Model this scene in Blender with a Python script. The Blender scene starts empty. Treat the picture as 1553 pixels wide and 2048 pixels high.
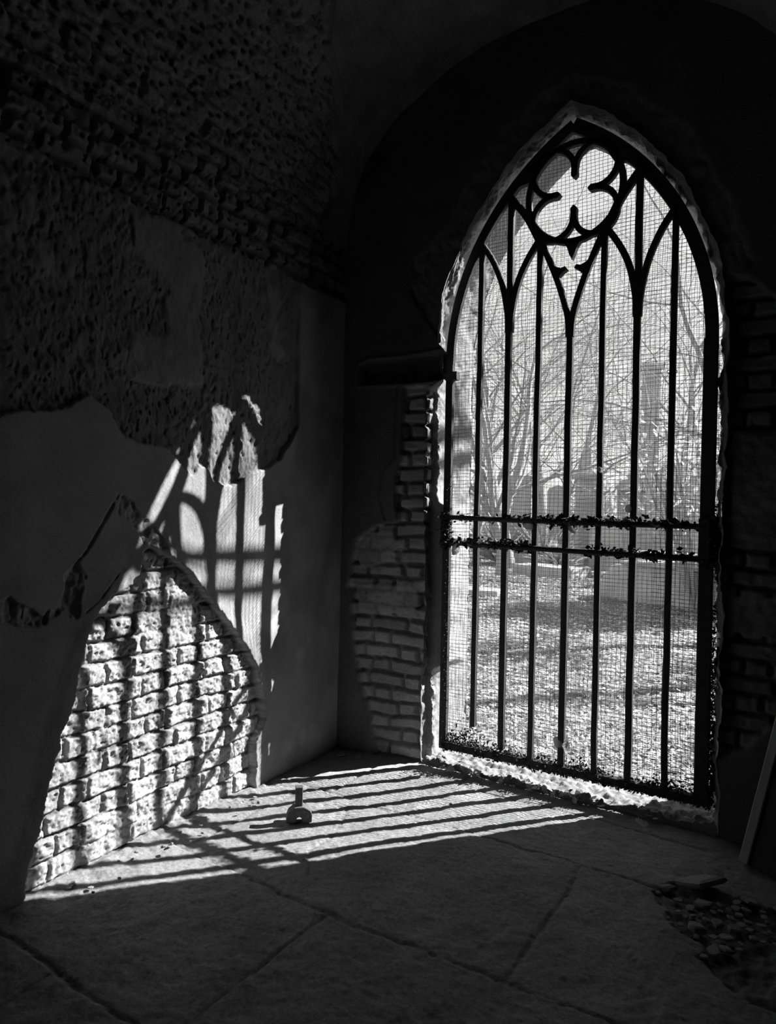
import bpy, math, random
import numpy as np
from mathutils import Vector, Matrix
random.seed(7)
RS = np.random.RandomState(11)
scn = bpy.context.scene
COL = scn.collection

# ------------------------------------------------------------------ camera
cam_d = bpy.data.cameras.new('camera'); cam = bpy.data.objects.new('camera', cam_d); COL.objects.link(cam)
cam_d.sensor_fit = 'VERTICAL'; cam_d.sensor_height = 36.0
cam_d.lens = 36.0 * 1365.0 / 2048.0
cam_d.clip_start = 0.02; cam_d.clip_end = 400
yaw = math.radians(31.3); roll = 0.02; pitch = math.atan(-6 / 1365.0)
F = Vector((-math.sin(yaw) * math.cos(pitch), math.cos(yaw) * math.cos(pitch), math.sin(pitch)))
R0 = Vector((math.cos(yaw), math.sin(yaw), 0)); U0 = R0.cross(F)
# the camera is rolled a little: true vertical leans to the right in the picture
Rr = R0 * math.cos(roll) - U0 * math.sin(roll) * -1.0
Ur = U0 * math.cos(roll) - R0 * math.sin(roll)
M = Matrix(((Rr.x, Ur.x, -F.x, 2.305), (Rr.y, Ur.y, -F.y, -3.268), (Rr.z, Ur.z, -F.z, 1.4), (0, 0, 0, 1)))
cam.matrix_world = M
scn.camera = cam

# ------------------------------------------------------------------ light
SUN_STRENGTH = 18.0
SKY = 1.32
EXPOSURE = 0.0
az = Vector((0.644, 0.765)).normalized()
tan_el = 0.77
sun_dir = Vector((az.x, az.y, tan_el)).normalized()
sd = bpy.data.lights.new('sun', 'SUN'); sd.energy = SUN_STRENGTH; sd.angle = math.radians(0.42)
so = bpy.data.objects.new('sun', sd); COL.objects.link(so)
so.rotation_euler = sun_dir.to_track_quat('Z', 'Y').to_euler(); so.location = (8, 9, 9)
w = bpy.data.worlds.new('sky'); scn.world = w; w.use_nodes = True
nt = w.node_tree; bg = nt.nodes['Background']; bg.inputs[1].default_value = SKY
tc = nt.nodes.new('ShaderNodeTexCoord'); sp = nt.nodes.new('ShaderNodeSeparateXYZ'); rp = nt.nodes.new('ShaderNodeValToRGB')
nt.links.new(tc.outputs['Generated'], sp.inputs[0]); nt.links.new(sp.outputs[2], rp.inputs[0]); nt.links.new(rp.outputs[0], bg.inputs[0])
rp.color_ramp.elements[0].position = 0.0; rp.color_ramp.elements[0].color = (1, 1, 1, 1)
rp.color_ramp.elements[1].position = 0.7; rp.color_ramp.elements[1].color = (.38, .38, .38, 1)
scn.view_settings.view_transform = 'Standard'; scn.view_settings.look = 'None'
scn.view_settings.gamma = 1.0; scn.view_settings.exposure = EXPOSURE; scn.view_settings.use_curve_mapping = False
scn.cycles.max_bounces = 7; scn.cycles.diffuse_bounces = 5

# ------------------------------------------------------------------ noise (numpy)
def h2(ix, iy, s):
    n = (ix.astype(np.int64) * 374761393 + iy.astype(np.int64) * 668265263 + s * 1274126177) & 0x7fffffff
    n = ((n ^ (n >> 13)) * 1274126177) & 0x7fffffff
    n = ((n ^ (n >> 16)) * 668265263) & 0x7fffffff
    return (n & 0xffff) / 65535.0
def vn(x, y, s=0):
    ix = np.floor(x); iy = np.floor(y); fx = x - ix; fy = y - iy
    fx = fx * fx * fx * (fx * (fx * 6 - 15) + 10); fy = fy * fy * fy * (fy * (fy * 6 - 15) + 10)
    a = h2(ix, iy, s); b = h2(ix + 1, iy, s); c = h2(ix, iy + 1, s); d = h2(ix + 1, iy + 1, s)
    return (a + (b - a) * fx) * (1 - fy) + (c + (d - c) * fx) * fy
def fbm(x, y, s=0, o=4, g=.5):
    t = 0; a = 1; n = 0; f = 1
    for k in range(o):
        t = t + a * (vn(x * f + k * 17.3, y * f - k * 9.1, s + k) - .5); n += a; a *= g; f *= 2.03
    return t / n * 2
def worley(x, y, s=0):
    ix = np.floor(x); iy = np.floor(y); best = np.full(x.shape, 9.0)
    for dx in (-1, 0, 1):
        for dy in (-1, 0, 1):
            cx = ix + dx; cy = iy + dy
            px = cx + h2(cx, cy, s); py = cy + h2(cx, cy, s + 5)
            best = np.minimum(best, np.hypot(px - x, py - y))
    return best
def sm(a, b, x):
    t = np.clip((x - a) / (b - a), 0, 1); return t * t * (3 - 2 * t)
def sdpoly(x, y, poly):
    """signed distance, positive inside"""
    P = np.array(poly, float); d = np.full(x.shape, 1e9); ins = np.zeros(x.shape, bool)
    for i in range(len(P)):
        a = P[i]; b = P[(i + 1) % len(P)]; e = b - a
        t = np.clip(((x - a[0]) * e[0] + (y - a[1]) * e[1]) / (e @ e + 1e-12), 0, 1)
        d = np.minimum(d, np.hypot(x - a[0] - t * e[0], y - a[1] - t * e[1]))
        if a[1] != b[1]:
            c = ((a[1] > y) != (b[1] > y)) & (x < e[0] * (y - a[1]) / e[1] + a[0]); ins ^= c
    return np.where(ins, d, -d)
def sdline(x, y, pts):
    P = np.array(pts, float); d = np.full(x.shape, 1e9)
    for a, b in zip(P[:-1], P[1:]):
        e = b - a; t = np.clip(((x - a[0]) * e[0] + (y - a[1]) * e[1]) / (e @ e + 1e-12), 0, 1)
        d = np.minimum(d, np.hypot(x - a[0] - t * e[0], y - a[1] - t * e[1]))
    return d
def bricks(u, v, s=0, ch=.076, L=.225, H=.112, jw=.010, warp=.012):
    """returns height 0 (joint) .. 1 (face), random number per brick"""
    uu = u + fbm(u * 5, v * 5, s + 3, 2) * warp + fbm(u * 22, v * 22, s + 8, 2) * .006
    vv = v + fbm(u * 4 + 7, v * 4, s + 4, 2) * warp + fbm(u * 25, v * 25 + 3, s + 9, 2) * .005
    c = np.floor(vv / ch); fv = vv - c * ch
    per = L + H
    q = uu + (c % 2) * per / 2 + (h2(c, c * 0, s) - .5) * .05
    k = np.floor(q / per); f = q - k * per
    head = f > L
    lo = np.where(head, L, 0.); hi = np.where(head, per, L)
    j = jw * (.6 + 1.1 * h2(c, k * 2 + head, s + 31))
    dist = np.minimum(np.minimum(f - lo, hi - f), np.minimum(fv, ch - fv) * 1.05) - j * .5
    rid = h2(k * 2 + head, c, s + 77)
    return sm(0, .0075, dist), rid

# ------------------------------------------------------------------ meshes
def new_obj(name, me, mat=None, parent=None):
    o = bpy.data.objects.new(name, me); COL.objects.link(o)
    if mat is not None and me is not None: me.materials.append(mat)
    if parent is not None: o.parent = parent
    return o
def np_mesh(name, V, Q, mask=None, smooth=True):
    me = bpy.data.meshes.new(name)
    V = np.asarray(V, np.float32); Q = np.asarray(Q, np.int32); k = Q.shape[1]
    me.vertices.add(len(V)); me.vertices.foreach_set('co', V.ravel())
    me.loops.add(Q.size); me.loops.foreach_set('vertex_index', Q.ravel())
    me.polygons.add(len(Q)); me.polygons.foreach_set('loop_start', np.arange(0, Q.size, k, dtype=np.int32))
    me.update(calc_edges=True)
    if smooth: me.polygons.foreach_set('use_smooth', np.ones(len(Q), bool))
    if mask is not None:
        at = me.color_attributes.new('mask', 'FLOAT_COLOR', 'POINT')
        c = np.ones((len(V), 4), np.float32); c[:, :mask.shape[1]] = mask
        at.data.foreach_set('color', c.ravel())
    me.validate(); me.update()
    return me
def grid_faces(nu, nv, flip=False):
    i = np.arange(nu - 1)[:, None]; j = np.arange(nv - 1)[None, :]
    a = i * nv + j; q = np.stack([a, a + nv, a + nv + 1, a + 1], -1).reshape(-1, 4)
    return q[:, ::-1] if flip else q
class MB:
    def __init__(s): s.v = []; s.f = []
    def box(s, c, size, rot=None):
        n = len(s.v); rot = rot or Matrix.Identity(3)
        for x in (-.5, .5):
            for y in (-.5, .5):
                for z in (-.5, .5):
                    s.v.append(tuple(Vector(c) + rot @ Vector((x * size[0], y * size[1], z * size[2]))))
        for q in ((0, 1, 3, 2), (4, 6, 7, 5), (0, 4, 5, 1), (2, 3, 7, 6), (0, 2, 6, 4), (1, 5, 7, 3)): s.f.append(tuple(n + k for k in q))
        return s
    def prism(s, poly, y0, y1, bev=0.0):
        """poly in (x,z), extruded along y; bev chamfers the front edge"""
        n = len(s.v); m = len(poly)
        for y in (y0, y1):
            for x, z in poly: s.v.append((x, y, z))
        s.f.append(tuple(range(n, n + m))); s.f.append(tuple(range(n + 2 * m - 1, n + m - 1, -1)))
        for i in range(m):
            j = (i + 1) % m; s.f.append((n + j, n + i, n + m + i, n + m + j))
        return s
    def strip(s, pts, wd, y0, y1, closed=False):
        """flat bar following pts (x,z) with width wd (number or list), chamfered faces"""
        m = len(pts); P = [Vector((p[0], p[1])) for p in pts]
        ws = wd if isinstance(wd, (list, tuple)) else [wd] * m
        n = len(s.v); d = y1 - y0; c = min(.004, d * .25)
        for i in range(m):
            a = P[i - 1] if (i > 0 or closed) else P[i]; b = P[(i + 1) % m] if (i < m - 1 or closed) else P[i]
            t = (b - a).normalized(); nn = Vector((-t.y, t.x)); h = ws[i] / 2
            ring = [(-h, y0 + c), (-h + c, y0), (h - c, y0), (h, y0 + c), (h, y1 - c), (h - c, y1), (-h + c, y1), (-h, y1 - c)]
            for o, y in ring:
                q = P[i] + nn * o; s.v.append((q.x, y, q.y))
        for i in range(m if closed else m - 1):
            j = (i + 1) % m
            for k in range(8):
                l = (k + 1) % 8
                s.f.append((n + i * 8 + k, n + i * 8 + l, n + j * 8 + l, n + j * 8 + k))
        if not closed:
            s.f.append(tuple(n + k for k in range(7, -1, -1))); s.f.append(tuple(n + (m - 1) * 8 + k for k in range(8)))
        return s
    def tube(s, pts, rad, n=6, cap=True):
        b = len(s.v); m = len(pts); P = [Vector(p) for p in pts]
        rs = rad if isinstance(rad, (list, tuple)) else [rad] * m
        up = Vector((.13, .31, .94))
        for i in range(m):
            t = (P[min(i + 1, m - 1)] - P[max(i - 1, 0)]).normalized()
            x = t.cross(up)
            if x.length < .1: x = t.cross(Vector((1, 0, 0)))
            x.normalize(); y = t.cross(x)
            for k in range(n):
                a = 2 * math.pi * k / n
                s.v.append(tuple(P[i] + (x * math.cos(a) + y * math.sin(a)) * rs[i]))
        for i in range(m - 1):
            for k in range(n):
                l = (k + 1) % n
                s.f.append((b + i * n + k, b + i * n + l, b + (i + 1) * n + l, b + (i + 1) * n + k))
        if cap and n > 3:
            s.f.append(tuple(b + k for k in range(n - 1, -1, -1))); s.f.append(tuple(b + (m - 1) * n + k for k in range(n)))
        return s
    def mesh(s, name, smooth=False):
        me = bpy.data.meshes.new(name); me.from_pydata(s.v, [], s.f)
        if smooth: me.polygons.foreach_set('use_smooth', [True] * len(me.polygons))
        me.update(); return me
    def build(s, name, mat, parent=None, smooth=False): return new_obj(name, s.mesh(name, smooth), mat, parent)
def tag(o, label=None, cat=None, group=None, kind=None):
    if label: o['label'] = label
    if cat: o['category'] = cat
    if group: o['group'] = group
    if kind: o['kind'] = kind
    return o
def empty(name, loc=(0, 0, 0), rz=0):
    o = bpy.data.objects.new(name, None); COL.objects.link(o); o.location = loc; o.rotation_euler[2] = rz
    o.empty_display_size = .1; return o

# ------------------------------------------------------------------ materials (all neutral: a black and white place)
def mat(name, base, rough=.9, var=.2, scale=6, bump=.3, bscale=60, fine=0.0, masks=None, coords='Object', spec=.2, metal=0, bdist=.004, trans=0, stretch=None):
    m = bpy.data.materials.new(name); m.use_nodes = True; N = m.node_tree; nn = N.nodes; L = N.links
    b = nn['Principled BSDF']; b.inputs['Roughness'].default_value = rough; b.inputs['Metallic'].default_value = metal
    b.inputs['Specular IOR Level'].default_value = spec
    t = nn.new('ShaderNodeTexCoord'); co = t.outputs[coords]
    if stretch:
        mp = nn.new('ShaderNodeMapping'); mp.inputs['Scale'].default_value = stretch; L.new(co, mp.inputs[0]); co = mp.outputs[0]
    n1 = nn.new('ShaderNodeTexNoise'); n1.inputs['Scale'].default_value = scale; n1.inputs['Detail'].default_value = 7; n1.inputs['Roughness'].default_value = .62
    L.new(co, n1.inputs['Vector'])
    mr = nn.new('ShaderNodeMapRange'); mr.inputs[1].default_value = .28; mr.inputs[2].default_value = .72
    mr.inputs[3].default_value = base * (1 - var); mr.inputs[4].default_value = base * (1 + var)
    L.new(n1.outputs[0], mr.inputs[0]); val = mr.outputs[0]
    if fine:
        n4 = nn.new('ShaderNodeTexNoise'); n4.inputs['Scale'].default_value = bscale * 1.6; n4.inputs['Detail'].default_value = 4; n4.inputs['Roughness'].default_value = .7
        L.new(co, n4.inputs['Vector']); r4 = nn.new('ShaderNodeMapRange'); r4.inputs[1].default_value = .3; r4.inputs[2].default_value = .7
        r4.inputs[3].default_value = 1 - fine; r4.inputs[4].default_value = 1 + fine; L.new(n4.outputs[0], r4.inputs[0])
        m4 = nn.new('ShaderNodeMath'); m4.operation = 'MULTIPLY'; L.new(val, m4.inputs[0]); L.new(r4.outputs[0], m4.inputs[1]); val = m4.outputs[0]
    if masks:
        at = nn.new('ShaderNodeAttribute'); at.attribute_name = 'mask'
        s3 = nn.new('ShaderNodeSeparateColor'); L.new(at.outputs['Color'], s3.inputs[0])
        for ch, (lo, hi) in masks.items():   # multiply albedo by a factor driven by a mask channel
            r = nn.new('ShaderNodeMapRange'); r.inputs[3].default_value = lo; r.inputs[4].default_value = hi
            L.new(s3.outputs[ch], r.inputs[0])
            mu = nn.new('ShaderNodeMath'); mu.operation = 'MULTIPLY'; L.new(val, mu.inputs[0]); L.new(r.outputs[0], mu.inputs[1]); val = mu.outputs[0]
    cb = nn.new('ShaderNodeCombineColor')
    for k in range(3): L.new(val, cb.inputs[k])
    L.new(cb.outputs[0], b.inputs['Base Color'])
    if bump:
        n2 = nn.new('ShaderNodeTexNoise'); n2.inputs['Scale'].default_value = bscale; n2.inputs['Detail'].default_value = 5; n2.inputs['Roughness'].default_value = .65
        L.new(co, n2.inputs['Vector'])
        bp = nn.new('ShaderNodeBump'); bp.inputs['Strength'].default_value = bump; bp.inputs['Distance'].default_value = bdist
        L.new(n2.outputs[0], bp.inputs['Height']); L.new(bp.outputs[0], b.inputs['Normal'])
    if trans:
        tr = nn.new('ShaderNodeBsdfTranslucent'); L.new(cb.outputs[0], tr.inputs[0])
        mx = nn.new('ShaderNodeMixShader'); mx.inputs[0].default_value = trans
        L.new(b.outputs[0], mx.inputs[1]); L.new(tr.outputs[0], mx.inputs[2]); L.new(mx.outputs[0], nn['Material Output'].inputs[0])
    return m
M_LEFT = mat('old_plaster', .36, fine=.14, var=.20, scale=3.5, bump=.5, bscale=90, bdist=.005, masks={0: (1, 1.3), 1: (1, .5), 2: (.8, 1.1)})
M_GATEW = mat('front_plaster', .12, fine=.28, var=.25, scale=4, bump=.5, bscale=80, bdist=.005, masks={0: (1, 3.0), 1: (1, 1.6), 2: (.8, 1.1)})
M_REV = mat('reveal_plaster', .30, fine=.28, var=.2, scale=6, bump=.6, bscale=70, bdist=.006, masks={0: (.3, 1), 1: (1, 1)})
M_VAULT = mat('vault_brick', .20, fine=.28, var=.3, scale=7, bump=.6, bscale=50, bdist=.008, masks={0: (.7, 1.3), 1: (1, 1)})
M_FLOOR = mat('flagstone', .26, fine=.28, var=.22, scale=3, bump=.8, bscale=45, bdist=.006, masks={0: (.35, 1), 1: (1, .5)}, spec=.25, rough=.8)
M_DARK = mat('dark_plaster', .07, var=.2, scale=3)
M_OUTW = mat('outer_stone', .3, var=.2, scale=3)
M_IRON = mat('rusted_iron', .045, rough=.75, var=.35, scale=30, bump=.5, bscale=120, bdist=.002, spec=.35)
M_WIRE = mat('wire', .06, rough=.7, var=.1, bump=0, spec=.3)
M_CAST = mat('cast_iron_block', .12, rough=.8, var=.45, scale=45, bump=.8, bscale=80, bdist=.004, spec=.3)
M_BOARD = mat('grey_board', .42, var=.25, scale=9, bump=.5, bscale=60, stretch=(1, 1, .12))
M_RUBBLE = mat('rubble', .36, var=.35, scale=12, bump=.7, bscale=60)
M_DEAD = mat('dead_leaf', .5, var=.4, scale=25, bump=.3, bscale=90, trans=.3)
M_SOIL = mat('soil', .06, var=.5, scale=40, bump=.8, bscale=80)
M_GROUND = mat('churchyard_ground', .18, var=.55, scale=5, bump=1, bscale=18, bdist=.04)
M_GRASS = mat('grass', .42, var=.5, scale=3, bump=0, trans=.35)
M_LITTER = mat('leaf_litter', .50, var=.6, scale=9, bump=0, trans=.25)
M_TOMB = mat('tomb_stone', .42, var=.28, scale=2.5, bump=.5, bscale=25, bdist=.01)
M_BARK = mat('bark', .38, var=.35, scale=5, bump=1, bscale=14, bdist=.03, stretch=(3, 3, .5))  # bark and twig tones lightened to stand in for background haze
M_TWIG = mat('twig_bark', .36, var=.3, scale=3, bump=0)
M_LEAF = mat('laurel_leaf', .6, var=.25, scale=6, bump=0, trans=.35, spec=.5, rough=.5)

# ------------------------------------------------------------------ wall_left : x = 0
def build_wall_left():
    y = np.concatenate([np.linspace(-5.0, -2.4, 40), np.arange(-2.39, -1.95, .007), np.arange(-1.95, -.62, .0045), np.arange(-.62, .04, .008), np.linspace(.05, .47, 5)])
    z = np.concatenate([np.arange(-.03, 1.3, .0046), np.arange(1.3, 3.1, .0075)])
    Y, Z = np.meshgrid(y, z, indexing='ij')
    edge = fbm(Y * 9, Z * 9, 5, 4) * .030 + fbm(Y * 40, Z * 40, 6, 3) * .012 + fbm(Y * 90, Z * 90, 7, 2) * .006
    patch = [(-1.93, -.3), (-1.885, .04), (-1.83, .26), (-1.75, .53), (-1.675, .77), (-1.625, .94), (-1.55, 1.03), (-1.46, 1.075), (-1.415, 1.13), (-1.40, 1.20),
             (-1.35, 1.235), (-1.30, 1.20), (-1.20, 1.14), (-1.089, 1.042), (-.96, .92), (-.861, .809), (-.77, .70), (-.70, .60), (-.665, .50), (-.64, .42), (-.635, .32), (-.70, .22), (-.70, .10), (-.69, -.3)]
    sd = sdpoly(Y, Z, patch) + edge * .55
    pm = sm(-.002, .005, sd)
    # bricks of the exposed patch
    b, rid = bricks(Y, Z, 2, ch=.086, L=.24, H=.118, jw=.007)
    depth = -.028 - .010 * (1 - sm(0, .14, sd))
    erode = fbm(Y * 34, Z * 34, 15, 4, .6) * .011 + fbm(Y * 7, Z * 7, 16, 3) * .010 - (worley(Y * 45, Z * 45, 3) < .22) * .004
    slur = sm(.42, .75, fbm(Y * 3.3 + 3, Z * 3.3, 21, 3) * .5 + .5)       # lime slurry hides the joints in places
    jd = .0145 * (1 - slur * .85)
    hb = depth + erode + (b - 1) * jd + (rid - .5) * .010
    # rough coat high on the wall
    rough_poly = [(.05, 2.61), (-.40, 2.61), (-.41, 2.2), (-.405, 1.84), (-.47, 1.74), (-.559, 1.64), (-.65, 1.60), (-.78, 1.555), (-.9, 1.50), (-1.01, 1.515), (-1.05, 1.57),
                  (-1.10, 1.585), (-1.13, 1.53), (-1.20, 1.57), (-1.259, 1.63), (-1.30, 1.655), (-1.40, 1.655), (-1.487, 1.665), (-1.57, 1.76), (-1.66, 1.80), (-1.8, 1.74), (-2.0, 1.69), (-2.3, 1.66), (-5.2, 1.66), (-5.2, 3.2), (.05, 3.2)]
    sr = sdpoly(Y, Z, rough_poly) + edge * .5
    corner = sm(-.43, -.40, Y)
    rm = sm(-.003, .007, sr) * (1 - corner * (Z < 2.62))
    pit = fbm(Y * 24, Z * 20, 31, 5, .65)
    hr = -.014 + pit * .010 - sm(.1, .6, fbm(Y * 60, Z * 50, 33, 3)) * .006 + fbm(Y * 4, Z * 4, 34, 3) * .012
    keep = sm(.08, .35, fbm(Y * 5 + 1, Z * 4, 36, 3)) * (Z > 1.9)            # islands of old skim left on the rough coat
    hr = hr * (1 - keep * .8) + (-.008 + pit * .003) * keep * .8
    # brick courses above the springing line
    bz = sm(2.60, 2.615, Z + edge * .4)
    vb, vr = bricks(Y, Z, 40, ch=.08, jw=.016, warp=.02)
    pitv = worley(Y * 22, Z * 20, 9)
    hv = -.02 + (vb - 1) * .03 + fbm(Y * 18, Z * 18, 41, 4) * .014 - (1 - sm(.1, .25, pitv)) * .012 + (vr - .5) * .02
    base = fbm(Y * 1.6, Z * 1.3, 51, 3) * .012 + fbm(Y * 20, Z * 20, 52, 3) * .0014
    # cracks in the lower plaster and the broken hollow beside the patch
    cr = sdline(Y, Z, [(-1.40, 1.24), (-1.45, 1.40), (-1.515, 1.44), (-1.60, 1.31), (-1.66, 1.22), (-1.74, 1.13), (-1.72, .98)]) + edge * .25
    base = base - (1 - sm(.001, .007, cr)) * .012
    cr2 = sdline(Y, Z, [(-1.52, 1.12), (-1.60, 1.03), (-1.66, .985)]) + edge * .2
    base = base - (1 - sm(.001, .006, cr2)) * .008
    hol = sdpoly(Y, Z, [(-1.50, 1.43), (-1.40, 1.36), (-1.30, 1.27), (-1.27, 1.19), (-1.34, 1.18), (-1.40, 1.26), (-1.47, 1.33), (-1.53, 1.36)]) + edge * .4
    hm = sm(0, .008, hol)
    base = base * (1 - hm) + (-.016 + fbm(Y * 28, Z * 28, 61, 3) * .016) * hm
    gou = sdpoly(Y, Z, [(-1.70, 1.18), (-1.66, 1.12), (-1.69, .97), (-1.74, 1.01), (-1.82, .955), (-2.02, .985), (-2.04, 1.05), (-1.95, 1.07), (-1.84, 1.00), (-1.78, 1.02), (-1.74, 1.14)]) + edge * .6
    gm = sm(0, .008, gou); base = base * (1 - gm) + (-.012 + fbm(Y * 34, Z * 18, 62, 4) * .022) * gm
    # plaster edge is proud around the patch
    base = base + .008 * (1 - sm(0, .09, np.abs(sd))) * (1 - pm)
    h = base * (1 - rm) + hr * rm
    h = h * (1 - bz) + hv * bz
    h = h * (1 - pm) + hb * pm
    V = np.stack([h, Y, Z], -1).reshape(-1, 3)
    br = np.maximum(pm, 0)
    dirt = np.clip(np.maximum(rm * (1 - keep * .55) * .8, bz * (.55 + .45 * (1 - vb))) , 0, 1) * (1 - pm)
    joint = pm * (1 - b) * (1 - slur) * .75
    damp = sm(.05, .45, fbm(Y * 3.2 + 2, Z * 2.2, 90, 4) + .25 * sm(-.75, -.3, Y)) * .55 + sm(.16, .0, Z + fbm(Y * 5, Z * 3, 91, 3) * .10) * .5 * (Y > -.66)
    mask = np.stack([br * (1 - joint), np.clip(dirt + joint + hm * .15 + damp * (1 - pm) * (Y > -.9), 0, 1), np.where(pm > .5, rid, .7)], -1).reshape(-1, 3)
    me = np_mesh('wall_left', V, grid_faces(len(y), len(z)), mask)
    tag(new_obj('wall_left', me, M_LEFT), kind='structure')
build_wall_left()

# ------------------------------------------------------------------ the doorway outline
CX = 1.292
def arch_outline(hl, hr_, zs=2.2, rise=1.16, n=90, step=.0125):
    """closed-bottom pointed outline, left foot -> apex -> right foot, in (x, z)"""
    L = []
    nv = int(zs / step)
    for i in range(nv): L.append((CX - hl, zs * i / nv))
    for hw, side in ((hl, -1), (hr_, 1)):
        c = (rise * rise - hw * hw) / (2 * hw); R = hw + c; a1 = math.asin(min(1, rise / R))
        arc = [(CX + side * (R * math.cos(a1 * k / n) - c), zs + R * math.sin(a1 * k / n)) for k in range(n + 1)]
        L += arc if side < 0 else arc[::-1][1:]
    for i in range(nv): L.append((CX + hr_, zs * (1 - (i + 1) / nv)))
    return np.array(L)
def resample(P, n):
    d = np.r_[0, np.cumsum(np.hypot(*np.diff(P, axis=0).T))]; t = np.linspace(0, d[-1], n)
    return np.stack([np.interp(t, d, P[:, 0]), np.interp(t, d, P[:, 1])], -1)
NS = 760
def face_outline():
    P = arch_outline(.72, .715, rise=1.225)
    P = resample(P, NS); T = np.gradient(P, axis=0); T /= np.linalg.norm(T, axis=1)[:, None]; Nn = np.stack([-T[:, 1], T[:, 0]], -1)
    s = np.arange(NS) / NS * 8
    left = (P[:, 0] < CX)
    off = np.where(left & (P[:, 1] < 2.08), .05, 0) + np.where(left & (P[:, 1] > 2.08) & (P[:, 1] < 2.30), -.045, 0)
    off = np.convolve(np.pad(off, 2, mode='edge'), np.ones(5) / 5, 'valid')
    n1 = fbm(s * 5, s * 0 + 1, 71, 4) * .016 + fbm(s * 22, s * 0 + 3, 72, 3) * .007
    n1 = n1 * np.where(left & (P[:, 1] > 1.3) & (P[:, 1] < 2.1), .35, 1)
    return P + Nn * (off + n1)[:, None]
FO = face_outline()

def build_wall_front():
    x = np.concatenate([np.arange(-.10, 2.4, .0075), np.linspace(2.41, 3.7, 12)])
    z = np.concatenate([np.arange(-.03, 2.6, .0075), np.arange(2.6, 4.2, .012)])
    X, Z = np.meshgrid(x, z, indexing='ij')
    edge = fbm(X * 9, Z * 9, 105, 4) * .03 + fbm(X * 40, Z * 40, 106, 3) * .008
    pl = [(.385, 2.09), (.372, 1.9), (.375, 1.72), (.345, 1.62), (.335, 1.50), (.35, 1.34), (.20, 1.30), (.10, 1.22), (.05, 1.08), (.035, .93), (.07, .78), (.095, .58), (.14, .38), (.20, .22), (.29, -.2), (.9, -.2), (.9, 2.09)]
    pr = [(2.0, .33), (2.12, .38), (2.25, .55), (2.5, .6), (2.7, 1.4), (2.5, 2.35), (2.22, 2.32), (2.08, 2.43), (1.9, 2.5), (1.9, .3)]
    sd = np.maximum(sdpoly(X, Z, pl), sdpoly(X, Z, pr)) + edge * .4
    pm = sm(-.003, .009, sd)
    b, rid = bricks(X, Z, 102, ch=.078, jw=.012)
    skim = sm(0, .02, sdpoly(X, Z, [(.06, 1.20), (.14, 1.27), (.33, 1.30), (.36, 1.18), (.28, 1.08), (.10, 1.04)]) + edge * .3)
    skim = np.maximum(skim, sm(0, .02, sdpoly(X, Z, [(.06, .98), (.44, .99), (.50, .95), (.47, .80), (.10, .80)]) + edge * .3))
    skim = np.maximum(skim, sm(0, .02, sdpoly(X, Z, [(2.02, .88), (2.6, .86), (2.6, 1.06), (2.02, 1.07)]) + edge * .3))
    skim = np.maximum(skim, sm(0, .02, sdpoly(X, Z, [(2.02, 1.3), (2.3, 1.28), (2.28, 1.75), (2.02, 1.78)]) + edge * .3))
    hb = -.030 + (b - 1) * .028 * (1 - skim) + (rid - .5) * .010 * (1 - skim) + fbm(X * 30, Z * 30, 103, 4) * .006 + skim * .008
    base = fbm(X * 1.6, Z * 1.3, 151, 3) * .010 + fbm(X * 20, Z * 20, 152, 3) * .0012
    # rough broken plaster beside the arch
    ra = sm(0, .02, sdpoly(X, Z, [(.60, 2.30), (.40, 2.62), (.42, 2.78), (.60, 2.95), (.74, 3.18), (.9, 3.36), (1.1, 3.5), (1.3, 3.56), (1.6, 3.40), (1.85, 3.15), (2.02, 2.8), (2.1, 2.5), (1.9, 2.3)]) + edge * .9)
    base = base - ra * (.012 + fbm(X * 22, Z * 22, 161, 4) * .012)
    # deep slot where a lintel bearing has gone
    sl = sdpoly(X, Z, [(.095, 2.115), (.095, 2.225), (.16, 2.245), (.40, 2.25), (.7, 2.27), (.7, 2.115), (.4, 2.108)]) + edge * .2
    smk = sm(-.002, .008, sl)
    rim = (1 - sm(0, .02, np.abs(sl + .012))) * .008
    h = base * (1 - pm) + hb * pm
    h = (h + rim) * (1 - smk) + (-.075 + fbm(X * 30, Z * 30, 162, 3) * .008) * smk
    # vertical plaster crack left of the brick
    cr = sdline(X, Z, [(.345, 2.09), (.33, 1.70), (.255, 1.62), (.245, 1.45), (.28, 1.34)]) + edge * .2
    h = h - (1 - sm(.001, .009, cr)) * .015
    V = np.stack([X, -h + .1 * np.clip(X, 0, .5), Z], -1).reshape(-1, 3)
    nx, nz = len(x), len(z)
    poly = [tuple(p) for p in resample(FO, 240)]
    near = (X > .4) & (X < 2.15) & (Z < 3.6)
    inside = np.zeros(X.shape, bool); idx = np.where(near)
    inside[idx] = sdpoly(X[idx], Z[idx], [(poly[0][0], -1)] + poly + [(poly[-1][0], -1)]) > 0
    Q = grid_faces(nx, nz, True)
    ins = inside.ravel(); cnt = ins[Q].sum(1); Q = Q[cnt < 4]
    used = np.zeros(len(V), bool); used[Q[(ins[Q].sum(1) > 0)].ravel()] = True
    mv = np.where(used & ins)[0]; PF = resample(FO, 4000)
    for i in mv:
        k = np.argmin((PF[:, 0] - V[i, 0]) ** 2 + (PF[:, 1] - V[i, 2]) ** 2)
        if V[i, 2] > 0: V[i, 0] = PF[k, 0]; V[i, 2] = PF[k, 1]
    low_zone = np.clip(sm(2.5, 2.1, Z) * .0, 0, 1)
    mask = np.stack([pm * (.55 + .45 * b) * np.where(X > 1.5, .3, 1), ra * (1 - pm) * .6 + low_zone, np.where(pm > .5, rid, .7)], -1).reshape(-1, 3)  # brick tint reduced right of the doorway
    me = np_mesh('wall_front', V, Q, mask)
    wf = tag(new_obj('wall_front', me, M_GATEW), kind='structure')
build_wall_front()

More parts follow.
